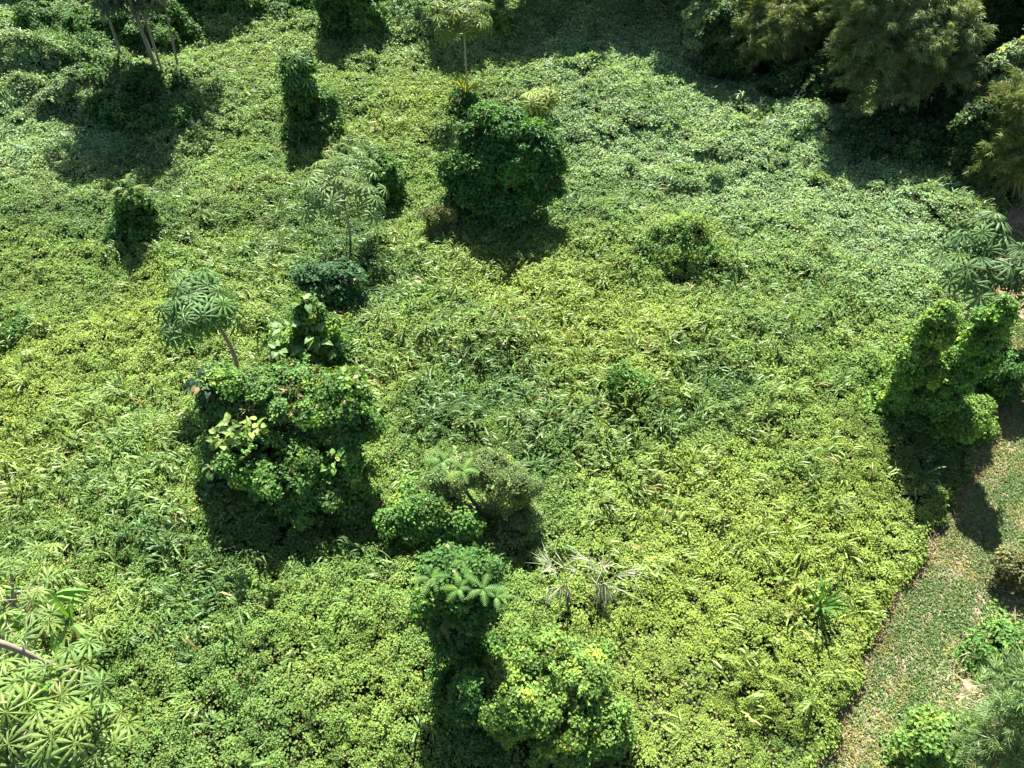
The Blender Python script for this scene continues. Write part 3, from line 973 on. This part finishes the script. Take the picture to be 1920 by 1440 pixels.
# ---- left-centre vine draped bush
g, lp = lumps_px((545, 930), [(520, 940, 190, 90, .2), (630, 950, 80, 80, .2), (450, 840, 90, 100, .6), (470, 750, 120, 90, 1.2), (540, 735, 150, 80, 1.4), (610, 780, 120, 90, 1.0), (500, 840, 170, 110), (600, 850, 140, 110), (560, 895, 170, 90, -.6), (640, 735, 80, 70, 1.4), (665, 810, 70, 90, .5), (450, 880, 80, 90, .1), (635, 905, 80, 70, -.5), (420, 720, 60, 50, 1.2)])
def ex(root, b):
    for (px, py, n_, s_, cc) in [(415, 820, 10, .55, (.2, .3, .1)), (470, 800, 7, .5, (.22, .33, .08)), (430, 795, 6, .5, (.2, .3, .1)), (375, 715, 9, .6, (.04, .09, .06)), (395, 725, 7, .55, (.04, .09, .06)),
                            (575, 895, 8, .5, (.14, .27, .06)), (625, 865, 6, .45, (.14, .28, .06)), (395, 870, 6, .5, (.07, .15, .06)), (530, 885, 6, .5, (.16, .25, .1)), (650, 700, 7, .45, (.17, .28, .07)), (665, 725, 6, .4, (.18, .3, .07)),
                            (395, 905, 6, .5, (.05, .12, .05)), (460, 770, 5, .4, (.1, .2, .05))]:
        c = AT(px, py, g[1] + (.9 if py < 780 else -1.0))
        an = rng.uniform(0, 6.28, n_)
        dd = np.stack([np.cos(an), np.sin(an), rng.uniform(-.5, .3, n_)], 1)
        m_ = MB()
        n_ = int(n_ * 2.2)
        an = rng.uniform(0, 6.28, n_)
        dd = np.stack([np.cos(an), np.sin(an), rng.uniform(-.5, .3, n_)], 1)
        m_.put(HEART, c + dd * .22 * rng.uniform(.2, 1.6, (n_, 1)), dd, np.array([0, -.2, 1.]) + .4 * rng.standard_normal((n_, 3)), s_ * .62 * rng.uniform(.5, 1.15, n_), s_ * .43, jitter(np.tile(np.array(cc) * np.array([.75, .75, .55]), (n_, 1)), n_, .25, .15))
        m_.build("broad_leaf_spray", M_GLOSS, root)
    t_ = MB()
    n_ = 260
    for l in lp[3:6]:
        d = rand_dir(n_); d[:, 2] = np.abs(d[:, 2]); d[:, 1] -= .3; d = nrm(d)
        P = np.array(l[:3]) + d * np.array(l[3:]) * 1.08
        cl = np.repeat(P[:26], 10, 0)
        t_.put(RHOMB, cl, rand_dir(260), rand_dir(260), .35, .035, jitter(np.tile((.26, .24, .1), (260, 1)), 260, .2, .2))
    tag(t_.build("tendril", M_DRY, root), kind='stuff')
plant("draped_bush", "large vine draped bush with pale broad leaves, left of centre", "bush", g, lp, MID, .115, r0=.18, stem_name="trunk", extra=ex, wid=.85, clus=.36)
g, lp = lumps_px((600, 695), [(590, 665, 110, 90), (560, 650, 80, 80), (600, 620, 60, 60), (575, 590, 40, 50)])
def ex(root, b):
    for (px, py, n_, s_) in [(535, 610, 7, .45), (575, 650, 10, .5), (600, 640, 5, .45), (520, 650, 7, .4), (575, 565, 5, .4), (630, 660, 6, .4), (590, 625, 7, .4)]:
        c = AT(px, py, g[1] - .8)
        an = rng.uniform(0, 6.28, n_)
        dd = np.stack([np.cos(an), np.sin(an), rng.uniform(-.5, .3, n_)], 1)
        m_ = MB()
        m_.put(HEART, c + dd * .2 * rng.uniform(.3, 1.6, (n_, 1)), dd, np.array([0, -.2, 1.]) + .35 * rng.standard_normal((n_, 3)), s_ * rng.uniform(.7, 1.1, n_), s_ * .72, jitter(np.tile((.12, .21, .065), (n_, 1)), n_, .2, .15))
        m_.build("broad_leaf_spray", M_GLOSS, root)
plant("broadleaf_shrub", "pale leaved shrub with a dark hollow just behind the large vine draped bush", "shrub", g, lp, MID, .13, extra=ex)
g, lp = lumps_px((625, 585), [(620, 550, 90, 70), (645, 530, 70, 60), (600, 535, 60, 60)])
plant("shrub", "low dark round shrub in front of the pale umbrella tree", "shrub", g, lp, (.05, .125, .045), .13)

# ---- centre-bottom chain
g, lp = lumps_px((925, 1000), [(850, 885, 90, 60, .8), (925, 885, 80, 60, .9), (955, 930, 66, 70, .3), (975, 985, 66, 80), (970, 1040, 60, 50, -.4), (820, 920, 60, 60, .5)])
def ex(root, b):
    m_ = MB()
    fronds(m_, AT(830, 866, g[1]), 6, .6, (.10, .20, .04), .2, spread=6.28)
    m_.build("frond", M_VINE, root)
    m_ = MB()
    fronds(m_, AT(868, 884, g[1] - .3), 5, .6, (.11, .21, .04), .2)
    m_.build("frond", M_VINE, root)
plant("grey_shrub", "airy beige green shrub with two bright ferny tips, lower middle", "shrub", g, lp, (.17, .25, .085), .085, extra=ex, wid=.45, clus=.26, rough=5)
g, lp = lumps_px((800, 1015), [(860, 980, 70, 60, .4), (830, 1050, 70, 60, -.6), (790, 930, 60, 50, .8), (790, 970, 100, 90), (835, 990, 90, 90), (790, 1020, 80, 70)])
plant("shrub", "rounded green shrub with small leaves left of the beige green shrub", "shrub", g, lp, MID, .1)
g, lp = lumps_px((880, 1255), [(835, 1080, 80, 60, .4), (880, 1070, 70, 60, .6), (885, 1125, 80, 70, .2), (835, 1140, 70, 70, .3), (855, 1190, 80, 70), (895, 1225, 70, 60, -.1), (865, 1265, 90, 60, -.3), (905, 1300, 80, 60, -.6), (880, 1345, 90, 60, -1.), (930, 1360, 70, 50, -1.2)])
def ex(root, b):
    m_ = MB()
    for px, py, n_, L_ in [(850, 1150, 6, .8), (905, 1105, 5, .85), (808, 1085, 6, .7), (868, 1050, 5, .6), (825, 1170, 6, .75), (905, 1150, 5, .8), (800, 1130, 5, .6), (860, 1105, 6, .7), (930, 1120, 4, .6)]:
        m_ = MB()
        fronds(m_, AT(px, py, g[1] - .2), n_, L_ * .66, (.09, .18, .034), .9)
        m_.build("frond_whorl", M_VINE, root)
plant("feathery_tree", "narrow vine draped tree with feathery compound leaves on top, bottom middle", "tree", g, lp, DK, .11, extra=ex, r0=.14, stem_name="trunk")
g, lp = lumps_px((1050, 1385), [(1000, 1290, 110, 80, .6), (1075, 1290, 120, 80, .6), (1040, 1350, 170, 80), (975, 1330, 90, 80), (1120, 1350, 100, 80), (1020, 1240, 110, 70, 1.2), (1090, 1245, 80, 60, 1.3), (960, 1270, 70, 60, .8)])
plant("vine_mound", "bright leafy vine mound at the bottom edge right of the feathery tree", "vine mound", g, lp, (.15, .26, .05), .1, r0=.12, clus=.28, rough=6)
g, lp = lumps_px((920, 1370), [(910, 1350, 110, 70), (900, 1310, 80, 70), (940, 1390, 80, 60)])
plant("shrub", "low shaded shrub between the feathery tree and the bright vine mound", "shrub", g, lp, DK, .11)
g, lp = lumps_px((668, 990), [(665, 965, 60, 60), (660, 1000, 50, 40)])
plant("shrub", "small leafy shrub at the lower right foot of the vine draped bush", "shrub", g, lp, MID, .11)

# ---- small bushes right of centre
for lab, b, sp, cc in [("small bright green pillar bush in the yellow vine patch", (1175, 765), [(1175, 720, 50, 50), (1178, 745, 60, 50)], (.105, .215, .035)),
                       ("left one of three low bushes in a row right of the big round bush", (1235, 505), [(1240, 487, 56, 40), (1215, 498, 40, 30)], MID),
                       ("middle one of three low bushes in a row right of the big round bush", (1300, 512), [(1298, 492, 46, 40)], MID),
                       ("right one of three low bushes in a row right of the big round bush", (1350, 535), [(1350, 518, 50, 34)], MID),
                       ("low dark shrub standing alone in the grass at far left", (40, 640), [(30, 620, 60, 40)], MID),
                       ("dark little shrub just left above the lobed umbrella tree", (455, 515), [(455, 500, 36, 34)], MID)]:
    g, lp = lumps_px(b, sp)
    plant("small_bush", lab, "bush", g, lp, cc, .115, "small bushes in the clearing", r0=.05)

# ---- right-hand vine towers
g, lp = lumps_px((1712, 775), [(1695, 735, 70, 56), (1732, 735, 70, 60), (1705, 695, 68, 56), (1725, 660, 60, 50), (1747, 625, 52, 48), (1764, 592, 38, 40), (1672, 745, 50, 40), (1740, 690, 60, 60)])
plant("vine_tower", "left one of two leaning vine towers near the track, at the right", "vine-covered tree", g, lp, (.14, .26, .045), .11, "vine towers beside the track", clus=.26, rough=5, r0=.15, stem_name="trunk")
g, lp = lumps_px((1765, 785), [(1755, 750, 70, 60), (1780, 715, 66, 60), (1800, 685, 62, 56), (1824, 660, 60, 54), (1847, 630, 58, 52), (1868, 602, 48, 46), (1880, 578, 36, 36)])
plant("vine_tower", "right one of two leaning vine towers, below the star leaved umbrella tree", "vine-covered tree", g, lp, (.12, .25, .045), .11, "vine towers beside the track", clus=.26, rough=5, r0=.15, stem_name="trunk")
g, lp = lumps_px((1820, 805), [(1805, 780, 80, 60), (1770, 800, 50, 44)])
plant("small_bush", "low pale green bush at the foot of the vine towers by the track", "bush", g, lp, BR, .1, "small bushes in the clearing", r0=.05)
g, lp = lumps_px((1865, 730), [(1870, 700, 70, 70), (1850, 740, 60, 50), (1905, 690, 60, 60)])
plant("small_bush", "dark bush overhanging the track at the right edge", "bush", g, lp, DK, .12, "small bushes in the clearing", r0=.05)
for lab, b, sp, cc, ls in [("green broad leaved bush at the bottom of the bank", (1790, 1430), [(1770, 1400, 120, 90), (1830, 1420, 110, 90), (1740, 1420, 70, 50)], (.12, .22, .045), .13),
                           ("green bush on the bank at the right edge, mid height", (1895, 1230), [(1890, 1220, 90, 70), (1830, 1240, 70, 50)], MID, .12),
                           ("tangled brown and green bush at the right edge beside the track", (1915, 1085), [(1908, 1065, 50, 40), (1900, 1095, 54, 40)], (.15, .16, .06), .1)]:
    g, lp = lumps_px(b, sp)
    plant("bank_bush", lab, "bush", g, lp, cc, ls, "bushes on the bank", r0=.05)


# ---- bamboo
def bamboo(label, base, lumps, col=(.16, .175, .055), L=.42, dens=1., culms=16):
    base = np.array([base[0], base[1], tz(base[0], base[1])])
    root = thing("bamboo_clump", base, label, "bamboo", "bamboo clumps")
    cu, lf = MB(), MB()
    more = []
    for l in lumps:
        more.append(tuple(l))
        for _ in range(7):
            dd = rand_dir(1)[0]; dd[2] = abs(dd[2]) - .25
            k_ = rng.uniform(.28, .45)
            more.append((l[0] + dd[0] * l[3], l[1] + dd[1] * l[4], l[2] + dd[2] * l[5], l[3] * k_, l[4] * k_, l[5] * k_, 1))
    for l in more:
        c0, rr = np.array(l[:3]), np.array(l[3:6])
        for i in range(max(culms // len(lumps), 3) if len(l) < 7 else 1):
            d = rand_dir(1)[0]; d[2] = abs(d[2]) * .8 + .2
            tip = c0 + d * rr * .9
            b0 = base + np.array([rng.normal(0, .4), rng.normal(0, .4), -.1])
            mid = b0 * .45 + tip * .55 + np.array([0, 0, .28 * abs(tip[2] - b0[2])]); mid[:2] = b0[:2] * .6 + tip[:2] * .4
            ts = np.linspace(0, 1, 9)[:, None]
            path = b0 * (1 - ts) ** 2 + 2 * mid * ts * (1 - ts) + tip * ts ** 2
            cu.tube(path, np.linspace(.045, .012, 9), (.25, .26, .1), 5)
        # plumes: sprays of narrow leaves round many plume axes
        if l[6:]:
            c0, rr = np.array(l[:3]), np.array(l[3:6])
        area = 4 * math.pi * rr[0] * rr[2]
        nc = int(area * 3.0 * dens)
        d = rand_dir(nc); d = d[d[:, 2] > -.45]
        nc = len(d)
        pc = c0 + d * rr * rng.uniform(.62, 1.05, (nc, 1))
        pl = rng.uniform(.5, 1.1, nc)
        ax = nrm(d * .8 + np.array([0, 0, .1]) + .5 * rand_dir(nc))
        per = 16
        ti = np.repeat(np.arange(nc), per)
        m = len(ti)
        t = rng.uniform(0, 1, m)
        P = pc[ti] + ax[ti] * (t * pl[ti])[:, None] - np.array([0, 0, .35]) * (t ** 2 * pl[ti])[:, None] + rng.standard_normal((m, 3)) * .1
        D = ax[ti] * .8 + .6 * rand_dir(m) - np.array([0, 0, .15])
        N = d[ti] * .3 + np.array([0, 0, .8]) + .45 * rng.standard_normal((m, 3))
        cc = np.asarray(col)[None] * rng.uniform(.75, 1.25, (nc, 1))[ti]
        lf.put(SPRAY, P, D, N, L * rng.uniform(.6, 1.2, m), L * rng.uniform(.6, 1.2, m), jitter(cc, m, .25, .25))
    lf.build("foliage", M_BAMBOO, root)
    cu.build("culm", M_BARK, root, True)
    return root


g, lp = lumps_px((1695, 225), [(1680, 45, 170, 140), (1625, 95, 100, 110, -.3), (1745, 60, 130, 130, .4), (1635, 160, 90, 70, -.6), (1755, 115, 90, 80, -.6), (1650, -10, 140, 90, 1), (1760, 0, 110, 90, 1.), (1780, 80, 70, 70), (1700, -55, 160, 80, 1.2), (1610, -30, 90, 80, .6)])
bamboo("largest rounded bamboo clump at the top right", g, lp, (.20, .26, .095))
g, lp = lumps_px((1470, 150), [(1440, 50, 110, 110), (1470, 0, 150, 100, .5), (1430, 85, 60, 60, -.4), (1520, 30, 110, 90, .3)])
bamboo("olive bamboo clump left of the largest one at the top edge", g, lp, (.18, .23, .075))
g, lp = lumps_px((1585, 110), [(1580, 30, 80, 110), (1570, 70, 50, 60)])
bamboo("narrow bamboo clump squeezed between the two big clumps at the top", g, lp, (.13, .17, .06))
g, lp = lumps_px((1905, 360), [(1900, 280, 100, 90), (1930, 250, 90, 90), (1890, 315, 50, 40), (1925, 190, 90, 80, .5)])
bamboo("yellowish bamboo clump cut by the right edge", g, lp, (.18, .235, .065))
g, lp = lumps_px((1925, 1470), [(1895, 1375, 110, 100), (1935, 1330, 90, 90), (1920, 1420, 90, 70)])
bamboo("fine feathery bamboo clump at the bottom right corner", g, lp, (.16, .25, .08), .26, 1.8)
g, lp = lumps_px((1850, 250), [(1860, 190, 80, 80), (1885, 150, 90, 90), (1850, 225, 60, 40)])
plant("vine_tower", "vine draped shrub catching light between two bamboo clumps at the right", "vine-covered tree", g, lp, C_PALE * .8, .18)
g, lp = lumps_px((1315, 125), [(1314, 105, 34, 50), (1308, 70, 30, 50), (1302, 35, 26, 50)])
plant("vine_column", "slim sunlit vine column standing in shade left of the bamboo", "vine-covered tree", g, lp, C_PALE * .9, .18, "vine wrapped trunks")

# ---- wood behind the clearing, whose shade falls on its far edge
wood = [(-1.5, 57.5, 13, 3.4), (3, 59, 13, 3.6), (8, 60.5, 12.5, 4), (12.5, 57, 15, 3.8), (17, 54, 14, 3.4), (22.5, 54, 12, 3.6), (28, 50, 12, 4), (33, 46, 12, 4), (31, 41, 9.5, 3.2), (37, 38.5, 9, 3.4),
        (-8, 62, 8.5, 3.2), (-15, 60, 8, 3), (-20, 59, 8, 3), (-28, 60, 7.5, 3), (40, 52, 12, 4.5), (24, 62, 13, 4.5), (12, 69, 14, 5), (-2, 69, 12, 4.5), (-34, 66, 11, 4.2), (36, 62, 14, 5), (-18, 70, 12, 4.5)]
where = ["dark broad crowned tree %s"]
for i, (x0, y0, h0, r0_) in enumerate(wood):
    base = (x0, y0)
    lp = [(x0 + rng.uniform(-.5, .5) * r0_, y0 + rng.uniform(-.45, .45) * r0_, h0 - r0_ * .6 + rng.uniform(-.3, .25) * r0_, r0_ * rng.uniform(.5, .75), r0_ * rng.uniform(.5, .7), r0_ * rng.uniform(.45, .6)) for _ in range(6)]
    plant("forest_tree", "dark broad crowned tree of the wood shading the far edge of the clearing", "tree", base, lp, DK, .3, "wood behind the clearing", part="crown", stem_name="trunk", r0=.22, clus=.6, dens=.7)

# ---- palm with pale dry fronds
def dry_palm(label, base_px, specs, group):
    g = G(*base_px, .2)
    base = np.array([g[0], g[1], tz(g[0], g[1])])
    root = thing("dry_palm", base, label, "palm", group)
    fr, st = MB(), MB()
    st.tube([base + (0, 0, -.1), base + (0, 0, .9)], [.14, .09], (.2, .16, .1))
    hub = base + np.array([0, 0, .7])
    for (px, py, hang, n_, L_) in specs:
        end = AT(px, py, g[1] + (.8 if py < base_px[1] - 90 else -.2))
        end[2] = max(end[2], base[2] + .9)
        mid = (hub + end) / 2 + np.array([0, 0, .45])
        ts = np.linspace(0, 1, 9)[:, None]
        path = hub * (1 - ts) ** 2 + 2 * mid * ts * (1 - ts) + end * ts ** 2
        r_ = MB()
        st.tube(path, np.linspace(.022, .009, 9), (.3, .33, .16), 5)
        ti = rng.uniform(.45, 1, n_)
        P = hub * ((1 - ti) ** 2)[:, None] + 2 * mid * (ti * (1 - ti))[:, None] + end * (ti ** 2)[:, None]
        ax = nrm((end - mid)[None])[0]
        side = np.cross(ax, (0, 0, 1))
        sg = np.where(rng.random(n_) < .5, -1, 1)[:, None]
        D = ax * (1.0 - hang) + side * sg * .22 + np.array([0, 0, -1.]) * hang + rng.standard_normal((n_, 3)) * .12 + np.array([0, -.35, 0]) * hang
        N = np.array([0, -.3, 1.]) + ax * hang + .3 * rng.standard_normal((n_, 3))
        cc = np.where(rng.random((n_, 1)) < .75, np.array([[.38, .38, .27]]), np.array([[.15, .23, .09]]))
        fr.put(strip((0, .35, .7, 1), (0, .02, -.03, -.12), (.5, .5, .4, .05)), P, D, N, L_ * rng.uniform(.5, 1.25, n_), .02, cc * rng.uniform(.8, 1.2, (n_, 1)))
    fr.build("frond", M_DRY, root)
    st.build("stem", M_BARK, root, True)


dry_palm("young palm with pale dry hanging fronds, right one of the two", (1118, 1125), [(1186, 1068, .05, 22, .75), (1138, 1098, .85, 46, 1.15), (1130, 1060, .1, 20, .6), (1105, 1050, .0, 12, .6), (1125, 1100, .8, 20, .9), (1075, 1068, .0, 8, .5), (1150, 1095, .3, 10, .35)], "dry palms")
dry_palm("young palm with pale dry hanging fronds, left one of the two", (1062, 1135), [(1030, 1055, .02, 22, .7), (1050, 1100, .8, 20, .8), (1066, 1105, .8, 12, .7), (1028, 1105, .7, 12, .6), (1052, 1050, .05, 6, .5)], "dry palms")


# ---- strap-leaved plants
def strap_plant(name, label, base_px, tips, L, W, col, group=None, zb=.3):
    g = G(*base_px, zb)
    base = np.array([g[0], g[1], tz(g[0], g[1])])
    root = thing(name, base, label, "plant", group)
    lf, st = MB(), MB()
    n = len(tips)
    for i, (an, el, c) in enumerate(tips):
        st.tube([base, base + np.array([math.cos(an) * .1, math.sin(an) * .1, zb + .2])], [.04, .025], (.14, .22, .06), 6)
        P = base + np.array([math.cos(an) * .1, math.sin(an) * .1, zb + .15])
        lf.put(BROAD[i % 3 if el < .8 else 1], P[None], np.array([[math.cos(an), math.sin(an), el * .4]]), np.array([[.1 * rng.normal(), -.15 + .1 * rng.normal(), 1.]]), L * rng.uniform(.75, 1.15), W, jitter(np.array([c]), 1, .15, .1))
    lf.build("leaf", M_GLOSS, root)
    st.build("stem", M_BARK, root, True)
    return root, base


gn, ye = (.12, .25, .05), (.27, .23, .04)
strap_plant("strap_plant", "dark green strap leaved plant in the vines near the track", (1530, 1145), [(a + rng.normal(0, .25), .5 + .9 * rng.random(), (.075, .17, .035)) for a in np.linspace(0, 6, 18)], 1.1, .1, gn)
for (bx, by, k_, lab) in [(125, 1150, 12, "upright leaved wild banana plant at left, the one farthest from the bottom"), (160, 1195, 14, "wild banana plant with some yellow leaves above the branch tip"), (90, 1205, 11, "wild banana plant half hidden under the left umbrella tree"),
                      (150, 1290, 13, "wild banana plant with bright yellow drooping leaves below the branch tip"), (125, 1335, 6, "wild banana plant in front of the branch near the bottom left")]:
    sp = []
    for a in range(k_):
        sp.append((rng.uniform(0, 6.28), rng.uniform(.2, 1.2), ye if rng.random() < (.25 if bx > 140 else .05) else (.10 + .05 * rng.random(), .24, .05)))
    root, b = strap_plant("wild_banana", lab, (bx, by), sp, 1.35, .2, gn, "wild bananas at the left edge", .9)
    if (bx, by) == (160, 1195):
        fl = MB()
        c = AT(132, 1248, b[1] - 1.9)
        fl.tube([b + (0, 0, .5), (b + c) / 2 + np.array([0, 0, .6]), c], .015, (.15, .2, .06), 5)
        an = np.linspace(0, 6.2, 9)
        fl.put(OVAL, np.tile(c, (9, 1)), np.stack([np.cos(an), np.sin(an), 0 * an + .8], 1), np.stack([np.cos(an), np.sin(an), 0 * an + 1], 1), .11, .06, np.tile((.4, .02, .05), (9, 1)))
        fl.build("flower", M_GLOSS, root)
# yellow withered leaves round the branch tip belong to the banana with drooping leaves
bb = MB()
pts = [np.array([-9.5, 5.2, -.1]), AT(-260, 1190, 6.4), AT(-25, 1197, 6.6), AT(10, 1209, 6.6), AT(45, 1223, 6.6), AT(80, 1240, 6.6), AT(110, 1251, 6.6), AT(150, 1260, 6.6), AT(172, 1263, 6.6)]
bb.tube(pts, [.14, .1, .075, .07, .065, .055, .045, .03, .012], (.27, .22, .16), 8)
bb.tube([pts[4], AT(42, 1204, 6.7)], [.035, .012], (.42, .36, .28), 6)
bb.tube([pts[5] * .3 + pts[4] * .7, AT(56, 1270, 6.5), AT(48, 1305, 6.4)], [.02, .015, .01], (.42, .36, .28), 5)
bb.tube([pts[4], AT(62, 1222, 6.7), AT(84, 1217, 6.8)], [.018, .012, .008], (.42, .36, .28), 5)
tag(bb.build("bare_branch", M_BARK, None, True), "pale bare dead branch leaning out over the wild bananas at the left edge", "branch")
print("leaves in tufts", n_tuft, "objects", len(S.objects))
